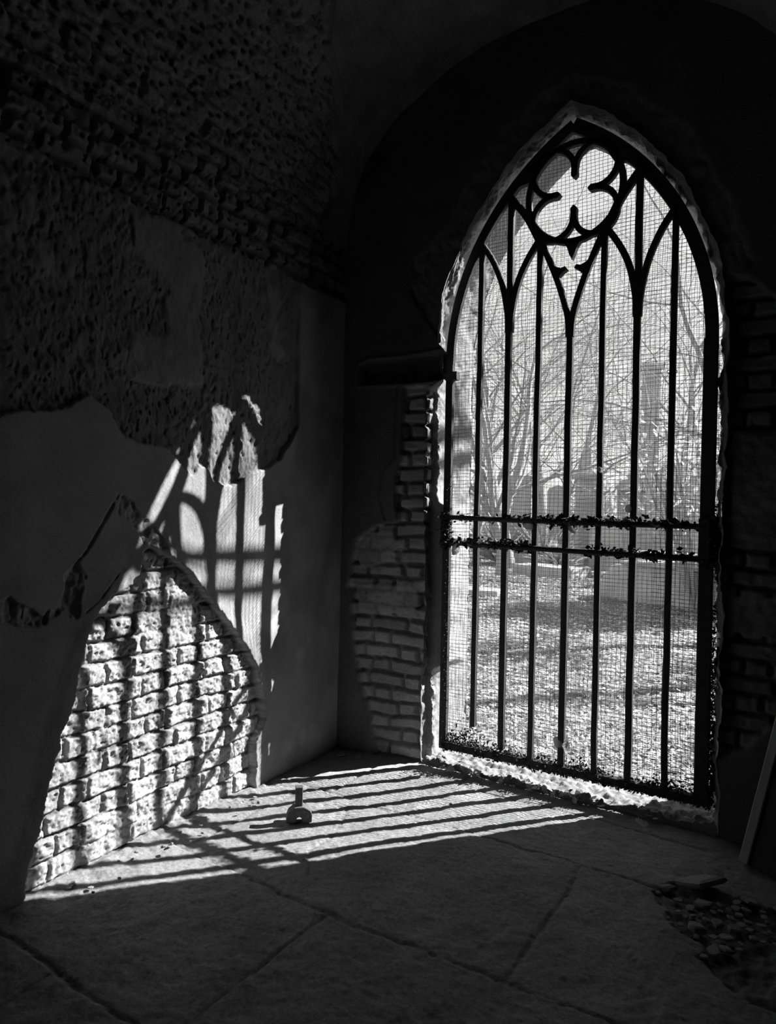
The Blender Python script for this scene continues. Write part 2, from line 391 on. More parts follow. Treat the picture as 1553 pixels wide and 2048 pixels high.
OUT_Y = .46
def build_reveal():
    B = resample(arch_outline(.738, .690, rise=1.20), NS)
    Cc = resample(arch_outline(.682, .672, rise=1.18), NS)
    ts = np.r_[np.linspace(0, .15, 20), np.linspace(.165, OUT_Y, 30)]
    V = []; Mk = []
    s = np.arange(NS) / NS * 7.2
    T = np.gradient(B, axis=0); T /= np.linalg.norm(T, axis=1)[:, None]; Nn = np.stack([-T[:, 1], T[:, 0]], -1)
    bb, rid = None, None
    fill = (B[:, 0] < CX) * sm(.50, .56, B[:, 1]) * sm(1.46, 1.40, B[:, 1])
    B = B - Nn * (fill * (.064 + .008 * np.sin(B[:, 1] * 40)))[:, None]
    for t in ts:
        if t <= .15:
            k = t / .15
            stepk = sm(.095, .128, t)
            lowl = ((B[:, 0] < CX) & (B[:, 1] < 2.05)).astype(float)[:, None]
            k = lowl * (stepk + .12 * k * (1 - stepk)) + (1 - lowl) * k
            P = FO * (1 - k) + B * k
        else:
            k = (t - .15) / (OUT_Y - .15); P = B * (1 - k) + Cc * k
        amp = np.sin(min(1, t / .15) * math.pi / 2) * (1 if t < .16 else .35)
        n = fbm(s * 14, s * 0 + t * 14, 81, 4) * .026 + fbm(s * 50, s * 0 + t * 50, 82, 4, .65) * .013
        left = (B[:, 0] < CX)
        b, r = bricks(s * 0 + t, P[:, 1], 120, ch=.078, L=.115, H=.11, jw=.012)
        zone = left * sm(1.3, 1.34, P[:, 1]) * sm(2.1, 2.06, P[:, 1]) * (t < .09)
        d = n * amp * (1 - zone) + zone * (1 - b) * .02
        d = d - .012 * (t < .155) * (t > .02) * left * sm(1.30, 1.2, P[:, 1]) * fbm(s * 6, s * 0, 83, 2)
        Q = P + Nn * d[:, None]
        lowl_ = (B[:, 0] < CX) & (B[:, 1] < 2.05)
        y0 = .046 + .026 * lowl_
        V.append(np.stack([Q[:, 0], np.where(t < .15, y0 + (.15 - y0) * t / .15, t), Q[:, 1]], -1))
        Mk.append(np.stack([(1 - zone * (1 - b) * .8) * (.45 + .55 * sm(.10, .15, t)), s * 0], -1))  # inner depth of the reveal tinted darker, its softer light put into the colour
    V = np.array(V).reshape(-1, 3); Mk = np.array(Mk).reshape(-1, 2)
    me = np_mesh('trim_2', V, grid_faces(len(ts), NS, False), Mk)
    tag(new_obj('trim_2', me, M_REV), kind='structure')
    # outer face of the wall, with its own real opening
    Po = resample(Cc, 200); m = MB()
    outer = []
    for p in Po:
        a = math.atan2(p[1] - 1.6, p[0] - CX); c, s_ = math.cos(a), math.sin(a)
        k = min(4.2 / abs(c) if abs(c) > 1e-6 else 1e9, (3.4 / s_) if s_ > 1e-6 else (1.75 / -s_ if s_ < -1e-6 else 1e9))
        outer.append((CX + c * k, 1.6 + s_ * k))
    vs = [(p[0], OUT_Y, p[1]) for p in Po] + [(q[0], OUT_Y, q[1]) for q in outer]; n = len(Po)
    fs = [(i, i + 1, n + i + 1, n + i) for i in range(n - 1)]
    # triangles closing the two lower sides
    vs += [(CX - 4.2, OUT_Y, -.15), (CX + 4.2, OUT_Y, -.15), (Po[0][0], OUT_Y, -.15), (Po[-1][0], OUT_Y, -.15)]
    b = 2 * n
    fs += [(0, n, b, b + 2), (n - 1, b + 3, b + 1, 2 * n - 1)]
    me = bpy.data.meshes.new('wall_outer'); me.from_pydata(vs, [], fs); me.update()
    tag(new_obj('wall_outer', me, M_OUTW), kind='structure')
build_reveal()

# ------------------------------------------------------------------ ceiling (barrel vault) and the walls behind the camera
def build_vault():
    a, b, z0, cx, e = 1.15, .97, 2.90, 1.15, 2.3
    th = np.linspace(0, math.pi, 900); c = np.cos(th); s = np.sin(th)
    P = np.stack([cx - a * np.sign(c) * np.abs(c) ** (2 / e), z0 + b * np.abs(s) ** (2 / e)], -1)
    P = np.r_[P, [[3.75, z0]]]
    half = resample(P[:451], 230); rest = resample(P[450:], 60)[1:]
    P = np.r_[half, rest]
    T = np.gradient(P, axis=0); T /= np.linalg.norm(T, axis=1)[:, None]; Nn = np.stack([T[:, 1], -T[:, 0]], -1)
    arc = np.r_[0, np.cumsum(np.hypot(*np.diff(P, axis=0).T))]
    y = np.concatenate([np.linspace(-5.1, -2.5, 30), np.arange(-2.48, .05, .008), [.1, .2, .3]])
    A, Y = np.meshgrid(arc, y, indexing='ij')
    edge = fbm(A * 6, Y * 6, 205, 4) * .05 + fbm(A * 30, Y * 30, 206, 3) * .012
    lim = np.interp(A, [0, .25, .45, .75, 1.0, 1.3, 1.7, 4], [-.24, -.14, -.20, -.52, -.78, -.95, -1.25, -1.4])
    bm = sm(-.005, .012, lim - Y + edge * .5)
    vb, vr = bricks(Y, A + 2.9, 40, ch=.08, jw=.016, warp=.03)
    w = worley(Y * 20, A * 17, 9); w2 = worley(Y * 11 + 3, A * 26, 19)
    slur = sm(.35, .6, fbm(A * 2.2, Y * 2.2, 230, 3) * .5 + .5 + .35 * sm(.1, .5, A))
    hb = -.02 + (vb - 1) * .035 * (1 - .8 * slur) + fbm(A * 22, Y * 22, 41, 4, .6) * .014 - (1 - sm(.12, .26, w)) * .016 - (1 - sm(.08, .22, w2)) * .010 + (vr - .5) * .012
    band = sm(.25, .5, fbm(A * 7, Y * 1.2, 240, 3)) * .03
    hb = hb - band * sm(-1.2, -1.8, Y)
    hp = fbm(A * 2, Y * 2, 250, 4) * .03 + fbm(A * 18, Y * 18, 251, 4) * .006
    h = hp * (1 - bm) + hb * bm
    X = P[:, 0][:, None] + Nn[:, 0][:, None] * h; Zz = P[:, 1][:, None] + Nn[:, 1][:, None] * h
    V = np.stack([X, Y, Zz], -1).reshape(-1, 3)
    pitm = np.minimum(sm(.10, .24, w), .4 + .6 * vb * (1 - .8 * slur) + .6 * .8 * slur)
    mask = np.stack([bm * pitm + (1 - bm) * .55, A * 0], -1).reshape(-1, 2)
    me = np_mesh('ceiling', V, grid_faces(len(P), len(y), True), mask)
    tag(new_obj('ceiling', me, M_VAULT), kind='structure')
build_vault()
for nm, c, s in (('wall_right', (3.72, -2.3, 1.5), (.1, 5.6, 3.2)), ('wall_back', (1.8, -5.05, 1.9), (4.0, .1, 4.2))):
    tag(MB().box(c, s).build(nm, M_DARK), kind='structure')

# ------------------------------------------------------------------ floor of flagstones
def build_floor():
    x = np.concatenate([np.arange(-.08, 2.5, .0085), np.linspace(2.51, 3.75, 16)])
    y = np.concatenate([np.linspace(-5.1, -2.65, 20), np.arange(-2.64, .13, .0085)])
    X, Y = np.meshgrid(x, y, indexing='ij')
    wx = X + fbm(X * 3.5, Y * 3.5, 301, 5, .6) * .028; wy = Y + fbm(X * 3.5 + 9, Y * 3.5, 302, 5, .6) * .028
    J = [[(-.2, -.52), (4, -.56)], [(-.2, -1.26), (.7, -1.33), (4, -1.34)], [(-.2, -2.02), (4, -2.06)], [(-.2, -2.8), (4, -2.8)],
         [(.33, -.53), (.36, .2)], [(.83, -.10), (.86, .2)], [(.83, -.10), (1.6, -.08), (2.0, -.12)], [(1.585, -.55), (1.58, -1.34)], [(.2, -.52), (.16, -1.27)], [(.93, -1.33), (.90, -2.05)], [(2.02, -1.33), (2.05, -2.05)],
         [(1.45, -2.05), (1.48, -2.8)], [(.42, -2.05), (.4, -2.8)], [(2.6, -.55), (2.62, -1.34)]]
    d = np.full(X.shape, 9.)
    for l in J: d = np.minimum(d, sdline(wx, wy, l))
    wj = .004 + .006 * np.clip(fbm(X * 4, Y * 4, 303, 3) + .3, 0, 1)
    joint = 1 - sm(wj * .4, wj * 1.5, d)
    slab = np.floor((wy + .54) / .8) * 7 + np.floor(wx / 1.0)
    h = fbm(X * 2.2, Y * 2.2, 310, 4) * .010 + fbm(X * 14, Y * 14, 311, 5, .62) * .0055 + fbm(X * 50, Y * 50, 312, 2) * .0016 - (worley(X * 16, Y * 16, 315) < .10) * .003
    h = h + fbm(X * 30, Y * 5, 313, 3) * .0008 - joint * .007
    crack = sdline(wx, wy, [(.5, -.62), (.62, -.9), (.6, -1.05), (.72, -1.2)])
    h = h - (1 - sm(.001, .006, crack)) * .006
    crack2 = sdline(wx, wy, [(.25, -.95), (.42, -.78), (.5, -.62)]); h = h - (1 - sm(.001, .005, crack2)) * .004
    # broken corner under the rubble, flaked surfaces
    br = sm(0, .03, sdpoly(X, Y, [(1.84, -.57), (2.02, -.44), (2.5, -.40), (2.5, -1.1), (2.15, -1.0), (1.98, -.8)]) + fbm(X * 12, Y * 12, 320, 4) * .06)
    h = h - br * (.022 + fbm(X * 26, Y * 26, 321, 4) * .016)
    fl = sm(.12, .17, fbm(X * 2.8, Y * 2.8, 330, 5)); h = h - fl * .0025
    # crumbs along the foot of the left wall and threshold
    foot = sm(.10, .0, X + fbm(X * 9, Y * 9, 340, 3) * .05) * (Y < -.65)
    h = h + foot * (.012 + fbm(X * 40, Y * 40, 341, 3) * .010)
    V = np.stack([X, Y, h - .004], -1).reshape(-1, 3)
    soil = np.clip(br * .7 + sm(-.12, .02, Y + fbm(X * 7, Y * 7, 350, 3) * .07) * sm(.6, .85, X) * .8, 0, 1)
    mask = np.stack([1 - joint * .45 * sm(-.5, .2, fbm(X * 3, Y * 3, 360, 3)), soil], -1).reshape(-1, 2)
    tag(new_obj('floor', np_mesh('floor', V, grid_faces(len(x), len(y)), mask), M_FLOOR), kind='structure')
build_floor()

# threshold stone under the gate
def build_sill():
    x = np.arange(.54, 2.05, .009); prof = [(.060, -.05), (.066, -.01)] + [(t, .020) for t in np.linspace(.075, .50, 44)] + [(.52, -.05)]
    pr = np.array(prof); X = np.repeat(x[:, None], len(pr), 1); P1 = np.repeat(pr[None, :, 0], len(x), 0); P2 = np.repeat(pr[None, :, 1], len(x), 0)
    n = fbm(X * 16, P1 * 22 + P2 * 10, 401, 4, .6); n2 = fbm(X * 3, P1 * 3, 402, 3)
    V = np.stack([X, P1 + n * .016 * (P1 < .12) + n2 * .02 * (P1 < .12), P2 + n * .020 * sm(.45, .12, P1) + (worley(X * 28, P1 * 28, 7) < .3) * .008 + n2 * .008 + .004 * n], -1).reshape(-1, 3)
    mk = np.full((len(V), 2), .6); mk[:, 1] = 0
    tag(new_obj('trim_1', np_mesh('trim_1', V, grid_faces(len(x), len(pr)), mk), M_REV), kind='structure')
build_sill()

# ------------------------------------------------------------------ the iron gate
G0, G1 = .102, .137      # front and back of the flat bars
gate = tag(empty('iron_gate', (CX, .12, .1)), 'black wrought iron gothic gate with pointed tracery and wire netting', 'gate')
def gp(mb, name, label=None, mat_=M_IRON, smooth=False, parent=gate):
    o = mb.build(name, mat_, parent, smooth)
    if parent is gate: o.matrix_parent_inverse = Matrix.Translation((-CX, -.12, -.1))
    if label: o['label'] = label
    return o
def arcpts(hw, rise, side, z1=2.2, n=26, full=True):
    c = (rise * rise - hw * hw) / (2 * hw); R = hw + c; a1 = math.asin(rise / R)
    return [(CX + side * (R * math.cos(a1 * k / n) - c), z1 + R * math.sin(a1 * k / n)) for k in range(n + 1)]
# outer frame: two stiles and the pointed head
gp(MB().strip([(.632, .09), (.631, 1.0), (.630, 2.2)], .041, G0, G1), 'stile')
gp(MB().strip([(1.935, .09), (1.935, 1.0), (1.937, 2.2)], .060, G0, G1 + .01), 'stile')
fr = MB()
for side in (-1, 1):
    p = arcpts(.662 if side < 0 else .648, 1.135, side); n = len(p)
    fr.strip(p, [(.044 if side < 0 else .055) + .012 * (i / n) for i in range(n)], G0, G1)
    q = arcpts(.62, 1.09, side); 
gp(fr, 'arch_frame')
# solid web where ring and head meet
for side in (-1, 1):
    tri = [(CX + side * x, z) for x, z in ((.060, 3.275), (.14, 3.205), (.205, 3.10), (.285, 3.085), (.17, 3.215), (.08, 3.295))]
    gp(MB().prism(tri if side < 0 else tri[::-1], G0 + .002, G1 - .002), 'web_plate')
xs = [CX + .1615 * k for k in (-3, -2, -1, 0, 1, 2, 3)]
tops = [2.80, 3.02, 2.78, 2.36, 2.78, 3.02, 2.80]
bots = [.24, .15, .13, .12, .12, .12, .12]
rr = random.Random(3)
for i, (x, t, b) in enumerate(zip(xs, tops, bots)):
    wd = .031 if i % 2 else .027
    zz = np.linspace(b, t, 14); wob = [rr.uniform(-.0018, .0018) for _ in zz]; wob[0] = rr.uniform(-.004, .004)
    gp(MB().strip([(x + w_, z_) for w_, z_ in zip(wob, zz)], wd, G0, G1), 'bar')
# horizontal rails, set on the front of the bars
gp(MB().tube([(.60, .098, 1.362), (.9, .098, 1.357), (1.3, .098, 1.352), (1.7, .098, 1.350), (1.96, .098, 1.349)], .014, 8), 'rail', smooth=True)
gp(MB().tube([(.60, .098, 1.225), (.9, .098, 1.218), (1.3, .098, 1.210), (1.7, .098, 1.205), (1.96, .098, 1.200)], .014, 8), 'rail', smooth=True)
gp(MB().strip([(.63, .108), (1.3, .112), (1.96, .108)], .036, G0 - .006, G1 + .006), 'bottom_rail')
# branching tracery
def mir(P): return [(2 * CX - x, z) for x, z in P]
b2L = [(.9635, 2.34), (.957, 2.45), (.925, 2.60), (.870, 2.73), (.812, 2.82)]
b2R = [(.975, 2.34), (.981, 2.45), (1.012, 2.59), (1.062, 2.70), (1.125, 2.795)]
b4L = [(1.287, 2.28), (1.280, 2.38), (1.247, 2.50), (1.208, 2.61), (1.14, 2.77)]
upL = [(1.131, 2.775), (1.09, 2.86), (1.045, 2.94), (.962, 3.045)]
def smooth_pts(P, n=14):
    P = np.array(P); t = np.arange(len(P)); T = np.linspace(0, len(P) - 1, n)
    out = []
    for u in T:
        i = min(int(u), len(P) - 2); f = u - i
        p0 = P[max(i - 1, 0)]; p1 = P[i]; p2 = P[i + 1]; p3 = P[min(i + 2, len(P) - 1)]
        out.append(tuple(.5 * ((2 * p1) + (-p0 + p2) * f + (2 * p0 - 5 * p1 + 4 * p2 - p3) * f * f + (-p0 + 3 * p1 - 3 * p2 + p3) * f ** 3)))
    return out
for P, wd in ((b2L, .029), (b2R, .031), (b4L, .030), (upL, .038)):
    gp(MB().strip(smooth_pts(P), wd, G0 + .001, G1 - .001), 'tracery_branch')
    gp(MB().strip(smooth_pts(mir(P)), wd, G0 + .001, G1 - .001), 'tracery_branch')
# trefoil hooks on the middle light
for sgn in (-1, 1):
    hk = [(CX + sgn * x, z) for x, z in ((.088, 2.585), (.055, 2.588), (.040, 2.604), (.017, 2.618), (.028, 2.634), (.050, 2.627), (.078, 2.640), (.105, 2.665))]
    gp(MB().prism(hk if sgn > 0 else hk[::-1], G0, G1), 'cusp')
QC = (1.300, 3.000)
ring = [(QC[0] + .236 * math.cos(a), QC[1] + .245 * math.sin(a)) for a in np.linspace(0, 2 * math.pi, 65)[:-1]]
gp(MB().strip(ring, .030, G0, G1, closed=True), 'ring')
qf = MB()
for sx, sz in ((-1, 1), (1, 1), (1, -1), (-1, -1)):
    c = (QC[0] + sx * .106, QC[1] + sz * .114); mid = math.atan2(sz, sx)
    pts = [(c[0] + .1055 * math.cos(a), c[1] + .112 * math.sin(a)) for a in np.linspace(mid - math.radians(135), mid + math.radians(135), 30)]
    qf.strip(pts, .029, G0, G1)
gp(qf, 'quatrefoil')
for dx, dz in ((0, 1), (0, -1), (1, 0), (-1, 0)):
    u = Vector((dx, dz)); v = Vector((-dz, dx)); c = Vector(QC)
    r0 = .145 if dz else .135
    pl = [c + u * r0 + v * .019, c + u * .115 + v * .015, c + u * .082 + v * .0165, c + u * .066, c + u * .082 - v * .0165, c + u * .115 - v * .015, c + u * r0 - v * .019]
    pl = [(p.x, p.y) for p in pl]
    gp(MB().prism(pl, G0, G1), 'cusp')
sp_ = [(CX + x, z) for x, z in ((-.095, 2.775), (-.04, 2.755), (-.018, 2.72), (-.010, 2.69), (.004, 2.662), (.018, 2.69), (.028, 2.72), (.052, 2.755), (.11, 2.775), (.05, 2.768), (0, 2.765))]
gp(MB().prism(sp_[::-1], G0, G1), 'cusp', 'downward spike below the quatrefoil ring')
# lock box, keep and hinges
lk = MB().box((1.982, .115, 1.28), (.064, .06, .23)).box((1.95, .10, 1.285), (.09, .03, .20)).box((1.99, .10, 1.17), (.03, .04, .06))
gp(lk, 'lock_box')
gp(MB().tube([(.53, .10, 2.140), (.60, .10, 2.135), (.648, .112, 2.135)], .016, 8).box((.645, .115, 2.135), (.07, .04, .045)), 'hinge')
gp(MB().box((.625, .112, 1.29), (.05, .03, .20)), 'hinge')
# chain-like clips on bars
gp(MB().tube([(CX + .1615 * 3 + .023 * math.cos(a), .10, 2.06 + .010 * math.sin(a)) for a in np.linspace(0, 2 * math.pi, 12)], .002, 5), 'wire_clip')

# wire netting: two layers of fine crossing wires, cut to the arch
def halfw(z):
    if z < 2.2: return .662
    rise, hw = 1.155, .662; c = (rise * rise - hw * hw) / (2 * hw); R = hw + c
    v = R * R - (z - 2.2) ** 2
    return max(math.sqrt(v) - c, 0) if v > 0 else 0
def netting(sx_, sz_, y, seed, r, ztop=3.34, x0=None, x1=None, z0=.13):
    m = MB(); rn = random.Random(seed)
    def P(u, v):
        return (u + .004 * math.sin(v * 7 + seed) + .0016 * math.sin(v * 31 + u * 40 + seed), y + .004 * math.sin(u * 9 + v * 5 + seed), v + .004 * math.sin(u * 8 + seed) + .0016 * math.sin(u * 33 + v * 50))
    x = CX - .665
    while x < CX + .70:
        off = abs(x - CX); zt = 2.2
        z = 2.2
        if off < .662:
            while z < ztop and halfw(z) > off: z += .02
            top = z
        else: top = 2.2
        n = int((top - z0) / .07) + 2
        m.tube([P(x + rn.uniform(-.0012, .0012), z0 + (top - z0) * i / (n - 1)) for i in range(n)], r, 3, False)
        x += sx_ * rn.uniform(.93, 1.07)
    z = z0
    while z < ztop:
        h = halfw(z)
        hl, hr = h, h + (.03 if z < 2.2 else 0)
        if h > .02:
            n = int((hl + hr) / .07) + 2
            m.tube([P(CX - hl + (hl + hr) * i / (n - 1), z + rn.uniform(-.0010, .0010)) for i in range(n)], r, 3, False)
        z += sz_ * rn.uniform(.93, 1.07)
    return m
gp(netting(.0215, .0185, .146, 1, .0011), 'wire_netting', mat_=M_WIRE)
gp(netting(.0235, .0200, .152, 5, .0008, ztop=2.9), 'wire_netting', mat_=M_WIRE)

# ------------------------------------------------------------------ iron shoe on the floor
def build_shoe():
    root = tag(empty('iron_gate_stop', (.405, -.86, .0), math.radians(40)), 'small rusty iron stop with square upright stub on the sunlit flagstones', 'gate stop')
    out = [(-.056, 0), (-.054, .026), (-.047, .046), (-.030, .060), (-.019, .070), (.019, .070), (.034, .060), (.051, .048), (.058, .030), (.058, 0), (.020, 0), (.014, .018), (.004, .027), (-.008, .022), (-.014, 0)]
    f = MB(); f.prism(out[::-1], -.030, .030); o = f.build('foot', M_CAST, root); b = o.modifiers.new('b', 'BEVEL'); b.width = .006; b.segments = 3
    s = MB(); s.box((0, 0, .110), (.033, .033, .088)); o = s.build('stub', M_CAST, root); bv = o.modifiers.new('b', 'BEVEL'); bv.width = .002
    return root
build_shoe()

# ------------------------------------------------------------------ leaning board at the right
def build_board():
    root = tag(empty('leaning_board', (2.13, -.17, 0)), 'long grey board leaning against the dark wall right of the gate', 'board')
    a = Vector((.020, 0, .004)); b = Vector((.27, .10, 1.25)); ax = (b - a).normalized()
    side = Vector((1, -.35, 0)); side = (side - ax * side.dot(ax)).normalized(); nrm = ax.cross(side).normalized()
    rot = Matrix((side, nrm, ax)).transposed(); L = (b - a).length
    c = a + ax * L / 2 + side * .19
    o = MB().box(c, (.38, .020, L), rot).build('panel', M_DARK, root)
    c2 = a + ax * L / 2 - nrm * .0
    o2 = MB().box(c2 - side * .018, (.036, .046, L), rot).build('edge_batten', M_BOARD, root); o2['label'] = 'paler narrow edge batten'
    m = o2.modifiers.new('b', 'BEVEL'); m.width = .003
build_board()

# ------------------------------------------------------------------ stones and leaves on the floor
def stone_mesh(seed, flat=.4):
    r = random.Random(seed); m = MB(); n = 7
    pts = []
    for k in range(n):
        a = 2 * math.pi * k / n + r.uniform(-.25, .25); q = r.uniform(.7, 1.1); pts.append((math.cos(a) * q, math.sin(a) * q))
    b = 0
    for z, s in ((-.5, .85), (-.15, 1.05), (.3, .98), (.5, .72)):
        for k, (x, y) in enumerate(pts):
            m.v.append((x * s * .5 + r.uniform(-.03, .03), y * s * .5 + r.uniform(-.03, .03), (z + r.uniform(-.09, .09)) * flat))
    for i in range(3):
        for k in range(n):
            l = (k + 1) % n; m.f.append((i * n + k, i * n + l, (i + 1) * n + l, (i + 1) * n + k))
    m.f.append(tuple(range(n - 1, -1, -1))); m.f.append(tuple(3 * n + k for k in range(n)))
    me = m.mesh('stone'); me.materials.append(M_RUBBLE); return me
stones = [stone_mesh(s, f) for s, f in ((1, .35), (2, .5), (3, .3), (4, .6), (5, .4), (6, .25))]
def stone(x, y, s, me, z=0., rz=None, name='rubble_stone', label='broken stone fragment lying in the rubble heap at the right', group='stones of the rubble heap', sx=1, sy=1):
    o = bpy.data.objects.new(name, me); COL.objects.link(o); o.location = (x, y, z); o.scale = (s * sx, s * sy, s * (.55 if s > .02 else 1))
    o.rotation_euler = (RS.uniform(-.25, .25), RS.uniform(-.25, .25), RS.uniform(0, 6.3) if rz is None else rz)
    tag(o, label, 'stone', group); return o
o = stone(2.00, -.455, .15, stones[0], .022, .35, label='largest flat slab fragment at the back of the rubble heap', group=None, sx=1.3, sy=.7); o.scale[2] = .07
pos = []
k = 0
while k < 70:
    x = RS.uniform(1.86, 2.42); y = RS.uniform(-1.05, -.42)
    if y < -.42 - (2.42 - x) * 1.1 - .08 or x < 1.86 + max(0, (-.55 - y)) * .35: continue
    s = RS.choice([.025, .035, .05, .07], p=[.35, .35, .2, .1])
    if any((x - p[0]) ** 2 + (y - p[1]) ** 2 < ((s + p[2]) * .42) ** 2 for p in pos) or (x - 2.0) ** 2 / .012 + (y + .455) ** 2 / .004 < 1: continue
    pos.append((x, y, s)); stone(x, y, s, stones[k % 6], s * .06 - .010); k += 1
for x, y, s, lb in ((.10, -.10, .055, 'flat pale stone chip on the floor in the far corner'), (.20, -.07, .04, 'small stone chip by the corner brickwork foot'), (.06, -.17, .03, 'tiny pebble near the left wall by the corner'), (.90, -.33, .018, 'small pebble on the sunlit flagstone below the gate')):
    stone(x, y, s, stones[2], s * .14, name='stone_chip', label=lb, group=None)
# small crumbs fallen from the brick patch
for k in range(26):
    y = RS.uniform(-1.8, -.7); x = RS.uniform(.03, .16)
    stone(x, y, RS.uniform(.010, .024), stones[k % 6], .006, name='brick_crumb', label='small mortar crumb at the foot of the exposed brickwork', group='crumbs along the left wall')

def leaf_mesh(seed, n=8, curl=.3, lobes=False):
    r = random.Random(seed); m = MB(); L = []; Rr_ = []; C_ = []
    for i in range(n + 1):
        t = i / n; wdt = math.sin(math.pi * min(1, t * .96 + .04)) ** .8 * .34
        if lobes: wdt *= (1.25 if i % 2 else .65)
        z = curl * (t - .5) ** 2 * 1.4 + r.uniform(-.02, .02)
        C_.append((t - .5, 0, z)); L.append((t - .5, wdt, z + curl * wdt * .7)); Rr_.append((t - .5, -wdt, z + curl * wdt * .9))
    m.v = C_ + L + Rr_; k = n + 1
    for i in range(n):
        m.f.append((i, i + 1, k + i + 1, k + i)); m.f.append((i + 1, i, 2 * k + i, 2 * k + i + 1))
    me = m.mesh('leaf', True); me.materials.append(M_DEAD); return me
leaves = [leaf_mesh(1), leaf_mesh(2, curl=.6), leaf_mesh(3, lobes=True), leaf_mesh(4, curl=.9), leaf_mesh(5, curl=-.4)]
def leaf(x, y, z, s, rot, label, group=None, k=0, name='dead_leaf'):
    o = bpy.data.objects.new(name, leaves[k % 5]); COL.objects.link(o); o.location = (x, y, z); o.scale = (s, s, s); o.rotation_euler = rot
    tag(o, label, 'leaf', group); return o
leaf(1.72, -.09, .030, .070, (.5, .3, .8), 'lone crumpled leaf on the floor in front of the gate', None, 2)
leaf(.80, .045, .012, .075, (.2, .3, .3), 'curled dry leaf at the left end of the threshold', None, 3)
leaf(.72, .04, .012, .06, (.3, -.2, 1.9), 'flat dry leaf by the left gate jamb foot', None, 0)
leaf(1.51, -.38, .014, .035, (.1, .1, .5), 'thin sliver of leaf lying near the long floor joint', None, 0)
for k in range(44):
    x = RS.uniform(.66, 1.95); y = RS.uniform(.0, .095)
    leaf(x, y, .012 + RS.uniform(0, .012), RS.uniform(.022, .045), (RS.uniform(-.7, .7), RS.uniform(-.7, .7), RS.uniform(0, 6.3)), 'dry leaf in the litter drift against the threshold', 'leaves drifted against the threshold', k)
for k in range(46):
    top = k % 2 == 0
    x = RS.uniform(1.25, 1.93) if top and k % 3 else RS.uniform(.62, 1.1) if not top else RS.uniform(1.1, 1.93)
    z = (1.362 - (x - .6) * .01 if top else 1.226 - (x - .6) * .018) + RS.uniform(-.004, .014)
    leaf(x, .095 + RS.uniform(-.006, .006), z, RS.uniform(.02, .05), (RS.uniform(-1.2, 1.2), RS.uniform(-1.2, 1.2), RS.uniform(0, 6.3)), 'dead leaf caught along ' + ('the upper' if top else 'the lower') + ' middle rail of the gate', 'leaves caught on the upper rail' if top else 'leaves caught on the lower rail', k)
for x, z, s, r_, lb, kk in ((1.10, 1.335, .075, (1.3, .8, 0), 'pointed leaf hanging under the upper rail left of the middle bar', 0), (1.33, 1.325, .07, (1.4, 1.1, .3), 'broad leaf hanging under the upper rail at the middle bar', 1),
                          (.70, 1.19, .07, (1.5, -1.2, .2), 'ragged leaf hanging below the lower rail beside the left stile', 3), (1.355, 2.07, .055, (1.5, .8, 0), 'single dry leaf stuck on the netting beside the middle bar', 0),
                          (1.30, .24, .10, (1.5, .6, .2), 'large pale leaf standing at the foot of the middle bar', 4), (1.60, 1.425, .06, (1.5, .0, 0), 'narrow dark leaf stuck above the upper rail', 4),
                          (1.46, 1.61, .035, (1.5, 1.0, 0), 'small leaf stuck on the fifth bar above the rails', 1)):
    leaf(x, .10, z, s, r_, lb, None, kk)

# dark ivy and leaf mould packed along the bottom rail, at the jambs and the lock
def debris():
    V = []; Fc = []
    def quad(c, s):
        d1 = Vector(RS.normal(size=3)).normalized(); d2 = d1.cross(Vector(RS.normal(size=3))).normalized(); n = len(V)
        V.extend([tuple(c + d1 * s), tuple(c + d2 * s * .6), tuple(c - d1 * s), tuple(c - d2 * s * .6)]); Fc.append((n, n + 1, n + 2, n + 3))
    for k in range(5200):
        x = RS.uniform(.63, 1.97)
        hmax = .05 + .05 * float(vn(np.array([x * 9.]), np.array([0.]), 9)[0]) + .08 * math.exp(-((x - .76) / .08) ** 2) + .04 * math.exp(-((x - 1.9) / .07) ** 2)
        z = .085 + abs(RS.normal()) * hmax * .42; y = .12 + RS.normal() * .016
        quad(Vector((x, y, z)), RS.uniform(.004, .012))
    for k in range(1500):   # right jamb growth
        z = abs(RS.normal()) * .25 + .08 if RS.rand() < .5 else RS.uniform(.1, 1.0)
        quad(Vector((1.975 + RS.normal() * .008, .115 + RS.normal() * .02, z)), RS.uniform(.004, .010))
    for k in range(600):
        quad(Vector((1.975 + RS.normal() * .018, .105 + RS.normal() * .02, 1.28 + RS.normal() * .07)), RS.uniform(.004, .012))
    for k in range(500):
        quad(Vector((.635 + RS.normal() * .015, .10 + RS.normal() * .015, RS.choice([1.35, 1.22, 1.29]) + RS.normal() * .02)), RS.uniform(.004, .012))
    for k in range(500):
        quad(Vector((.640 + abs(RS.normal()) * .008, .10 + RS.normal() * .012, RS.uniform(.1, 1.6))), RS.uniform(.003, .007))
    for k in range(2600):
        up = RS.rand() < .5
        x = RS.uniform(.64, 1.95)
        dens = float(vn(np.array([x * 6.]), np.array([5. if up else 0.]), 13)[0]) + (.35 if (x > 1.15 if up else x < 1.15) else -.1)
        if RS.rand() > dens: continue
        z = (1.362 - (x - .6) * .01 if up else 1.226 - (x - .6) * .018)
        quad(Vector((x, .100 + RS.normal() * .008, z + RS.normal() * .013 + .004)), RS.uniform(.005, .022))
    me = bpy.data.meshes.new('ivy_litter'); me.from_pydata(V, [], Fc); me.update()
    tag(new_obj('ivy_litter', me, M_SOIL), 'dark leaf mould and dried ivy packed along the gate bottom rail and stiles', 'leaf mould', kind='stuff')
debris()

